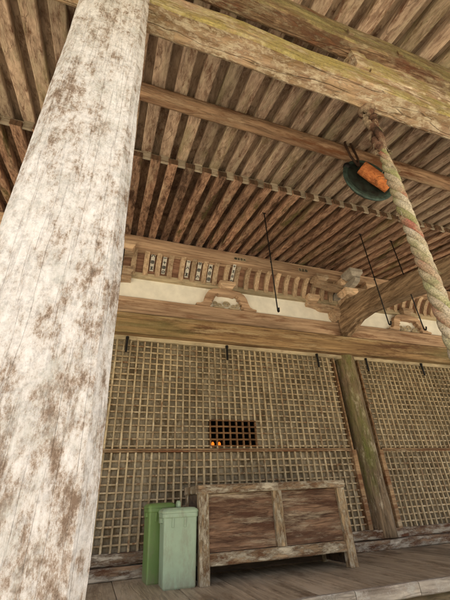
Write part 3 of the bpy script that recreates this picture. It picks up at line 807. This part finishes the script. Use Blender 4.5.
bin_((.675, 4.07, FZ), R_(3), 'bindark', 'darker leaf green plastic bin half hidden behind the paler bin', .60, .27, .27)

# ------------------------------------------------------------------ bell rope
rp = thing('bell_rope', 'thick twisted shrine bell rope in cream, red and olive hanging from the mossy cross beam', 'rope', (1.39, .90, 2.17))
def strand(k, r0, rr, z0, z1, pitch, lean, rfun):
    bm = B(); ps = []; rs = []
    n = int(abs(z1 - z0) / pitch * 16)
    for i in range(n + 1):
        z = z0 + (z1 - z0) * i / n
        a = 2 * math.pi * (-(z - z0) / pitch + k / 4) 
        q = rfun(z)
        ps.append((lean * z * -1 + q * r0 * math.cos(a), q * r0 * math.sin(a), z)); rs.append(rr * q)
    tube(bm, ps, rs, 10)
    return bm
rf = lambda z: .62 + .42 * min(1, max(0, (-z - .42) / .22)) + .10 * max(0, -z - .8)
for k, mt in enumerate(('rope_a', 'rope_b', 'rope_d', 'rope_c')):
    obj('rope_strand', strand(k, .0185, .0165, -.40, -3.0, .27, -.05, rf), mt, rp, True)
for k in range(2):
    bm = B(); ps = []
    for i in range(60):
        z = .02 - i / 59 * .46; a = i / 59 * 7 + k * math.pi
        ps.append((-.05 * -z * 1 + .02 * math.cos(a) + .014 * noise.noise(Vector((z * 7, k, 0))), .02 * math.sin(a), z))
    tube(bm, ps, [.021 + .010 * noise.noise(Vector((i * .4, k, 2))) for i in range(60)], 8); obj('knotted_end', bm, 'rope_top', rp, True)
bm = B()
for i in range(90):
    a = random.uniform(0, 6.28); z = random.choice((-.10, -.22, -.33, -.47, -.62, -.62, -.9, -1.3)) + random.uniform(-.05, .05)
    p0 = Vector((.05 * z + .028 * math.cos(a), .028 * math.sin(a), z))
    tube(bm, [p0, p0 + Vector((math.cos(a) * .010, math.sin(a) * .010, random.uniform(-.02, .01))), p0 + Vector((math.cos(a) * .018, math.sin(a) * .018, random.uniform(-.05, .0)))], .0012, 4)
ft = obj('frayed_threads', bm, 'rope_a', rp); ft['kind'] = 'stuff'
bm = B(); tube(bm, [(-.005 + .035 * math.cos(t * math.pi / 10), .035 * math.sin(t * math.pi / 10), -.01 + .008 * math.sin(t)) for t in range(21)], .02, 8); obj('tie_loop', bm, 'rope_top', rp, True)

# ------------------------------------------------------------------ gong
gc = Vector((2.07, 1.6, 2.52))
gg = thing('gong', 'dark green bronze gong with an orange drum, hanging behind the rope', 'gong', gc)
vd = gc.normalized()
def camdir(px, py): return (right * px + down * py)
Ld = camdir(44, 30); Ld = (Ld - vd * Ld.dot(vd)).normalized()
Mm = vd.cross(Ld).normalized()
if Mm.dot(up) < 0: Mm = -Mm      # towards upper right of the picture
ax = (-vd * math.cos(R_(58)) + Mm * math.sin(R_(58))).normalized()
bq = ax.cross(Ld).normalized()
G = Matrix(((Ld.x, bq.x, ax.x, 0), (Ld.y, bq.y, ax.y, 0), (Ld.z, bq.z, ax.z, 0), (0, 0, 0, 1)))
def lathe(prof, seg=40):
    bm = B(); rings = []
    for (r, z) in prof: rings.append([bm.verts.new(G @ Vector((r * math.cos(2 * math.pi * k / seg), r * math.sin(2 * math.pi * k / seg), z))) for k in range(seg)])
    for i in range(len(rings) - 1):
        for k in range(seg): bm.faces.new((rings[i][k], rings[i][(k + 1) % seg], rings[i + 1][(k + 1) % seg], rings[i + 1][k]))
    bm.faces.new(list(reversed(rings[0]))); bm.faces.new(rings[-1])
    return bm
obj('gong_body', lathe([(.04, -.085), (.13, -.08), (.19, -.055), (.222, -.02), (.235, .0), (.215, .012), (.17, .02), (.12, .014), (.06, .02), (.03, .022)]), 'bronze', gg, True)
obj('gong_rim', lathe([(.228, -.012), (.25, -.008), (.256, .004), (.246, .014), (.226, .012)]), 'bronzeedge', gg, True)
bm = B(); 
p0 = G @ Vector((-.12, -.03, .085)); p1 = G @ Vector((.19, -.03, .075))
tube(bm, [p0, p0.lerp(p1, .03), p0.lerp(p1, .5), p1], [.054, .06, .061, .056], 24); obj('wooden_drum', bm, 'orange', gg, False)
bm = B(); pl_ = G @ Vector((-.235, -.01, 0)); bmesh.ops.create_uvsphere(bm, u_segments=12, v_segments=8, radius=.035, matrix=Matrix.Translation(pl_)); obj('lug', bm, 'iron', gg, True)
# iron loop up to the purlin
L0 = G @ Vector((-.15, .05, .03)); T0 = Vector((1.93, 1.555, 2.995)) - gc
bm = B(); side = Vector((.05, .0, -.01))
ps = [L0, L0.lerp(T0, .3) - side * .9, L0.lerp(T0, .8) - side * .9, T0 - side * .3, T0 + side * .5, L0.lerp(T0, .8) + side * .7, L0.lerp(T0, .3) + side * .7, L0]
tube(bm, ps, .011, 8); obj('hanging_loop', bm, 'rust', gg, True)

# ------------------------------------------------------------------ long hanging hooks
def hook(x, y, ztop, zbot, label):
    t = thing('hanging_hook', label, 'hook', (x, y, ztop), 'long iron hooks hanging from the eaves')
    h = ztop - zbot
    bm = B(); tube(bm, [(0, 0, 0), (.003, 0, -h * .5), (0, 0, -h)], .0072, 8); obj('rod', bm, 'iron', t, True)
    bm = B(); tube(bm, [(0, 0, -h), (.002, -.01, -h - .016), (.0, -.026, -h - .02), (-.008, -.042, -h - .006), (-.010, -.048, -h + .012)], .009, 8); obj('hook_end', bm, 'iron', t, True)
    bm = B(); tube(bm, [(.018 * math.cos(a * math.pi / 6), 0, .004 + .018 * math.sin(a * math.pi / 6)) for a in range(13)], .006, 6); obj('eye', bm, 'iron', t, True)
    bm = B(); bmesh.ops.create_uvsphere(bm, u_segments=10, v_segments=6, radius=.012, matrix=Matrix.Translation((0, 0, -h * .545))); obj('joint', bm, 'iron', t, True)
hook(1.63, 2.82, inz(2.82) - .01, 1.72, 'long thin black iron hook hanging just right of the middle carved strut')
hook(3.11, 2.82, inz(2.82) - .01, 1.74, 'long thin black iron hook whose rod crosses in front of the curved tie beam')
hook(3.65, 2.82, inz(2.82) - .01, 1.73, 'long thin black iron hook hanging nearest to the rope, behind the curved tie beam')
hook(.0, 4.0, 3.235, 2.47, 'short black iron hook hanging from the eave purlin right beside the big pale pillar')
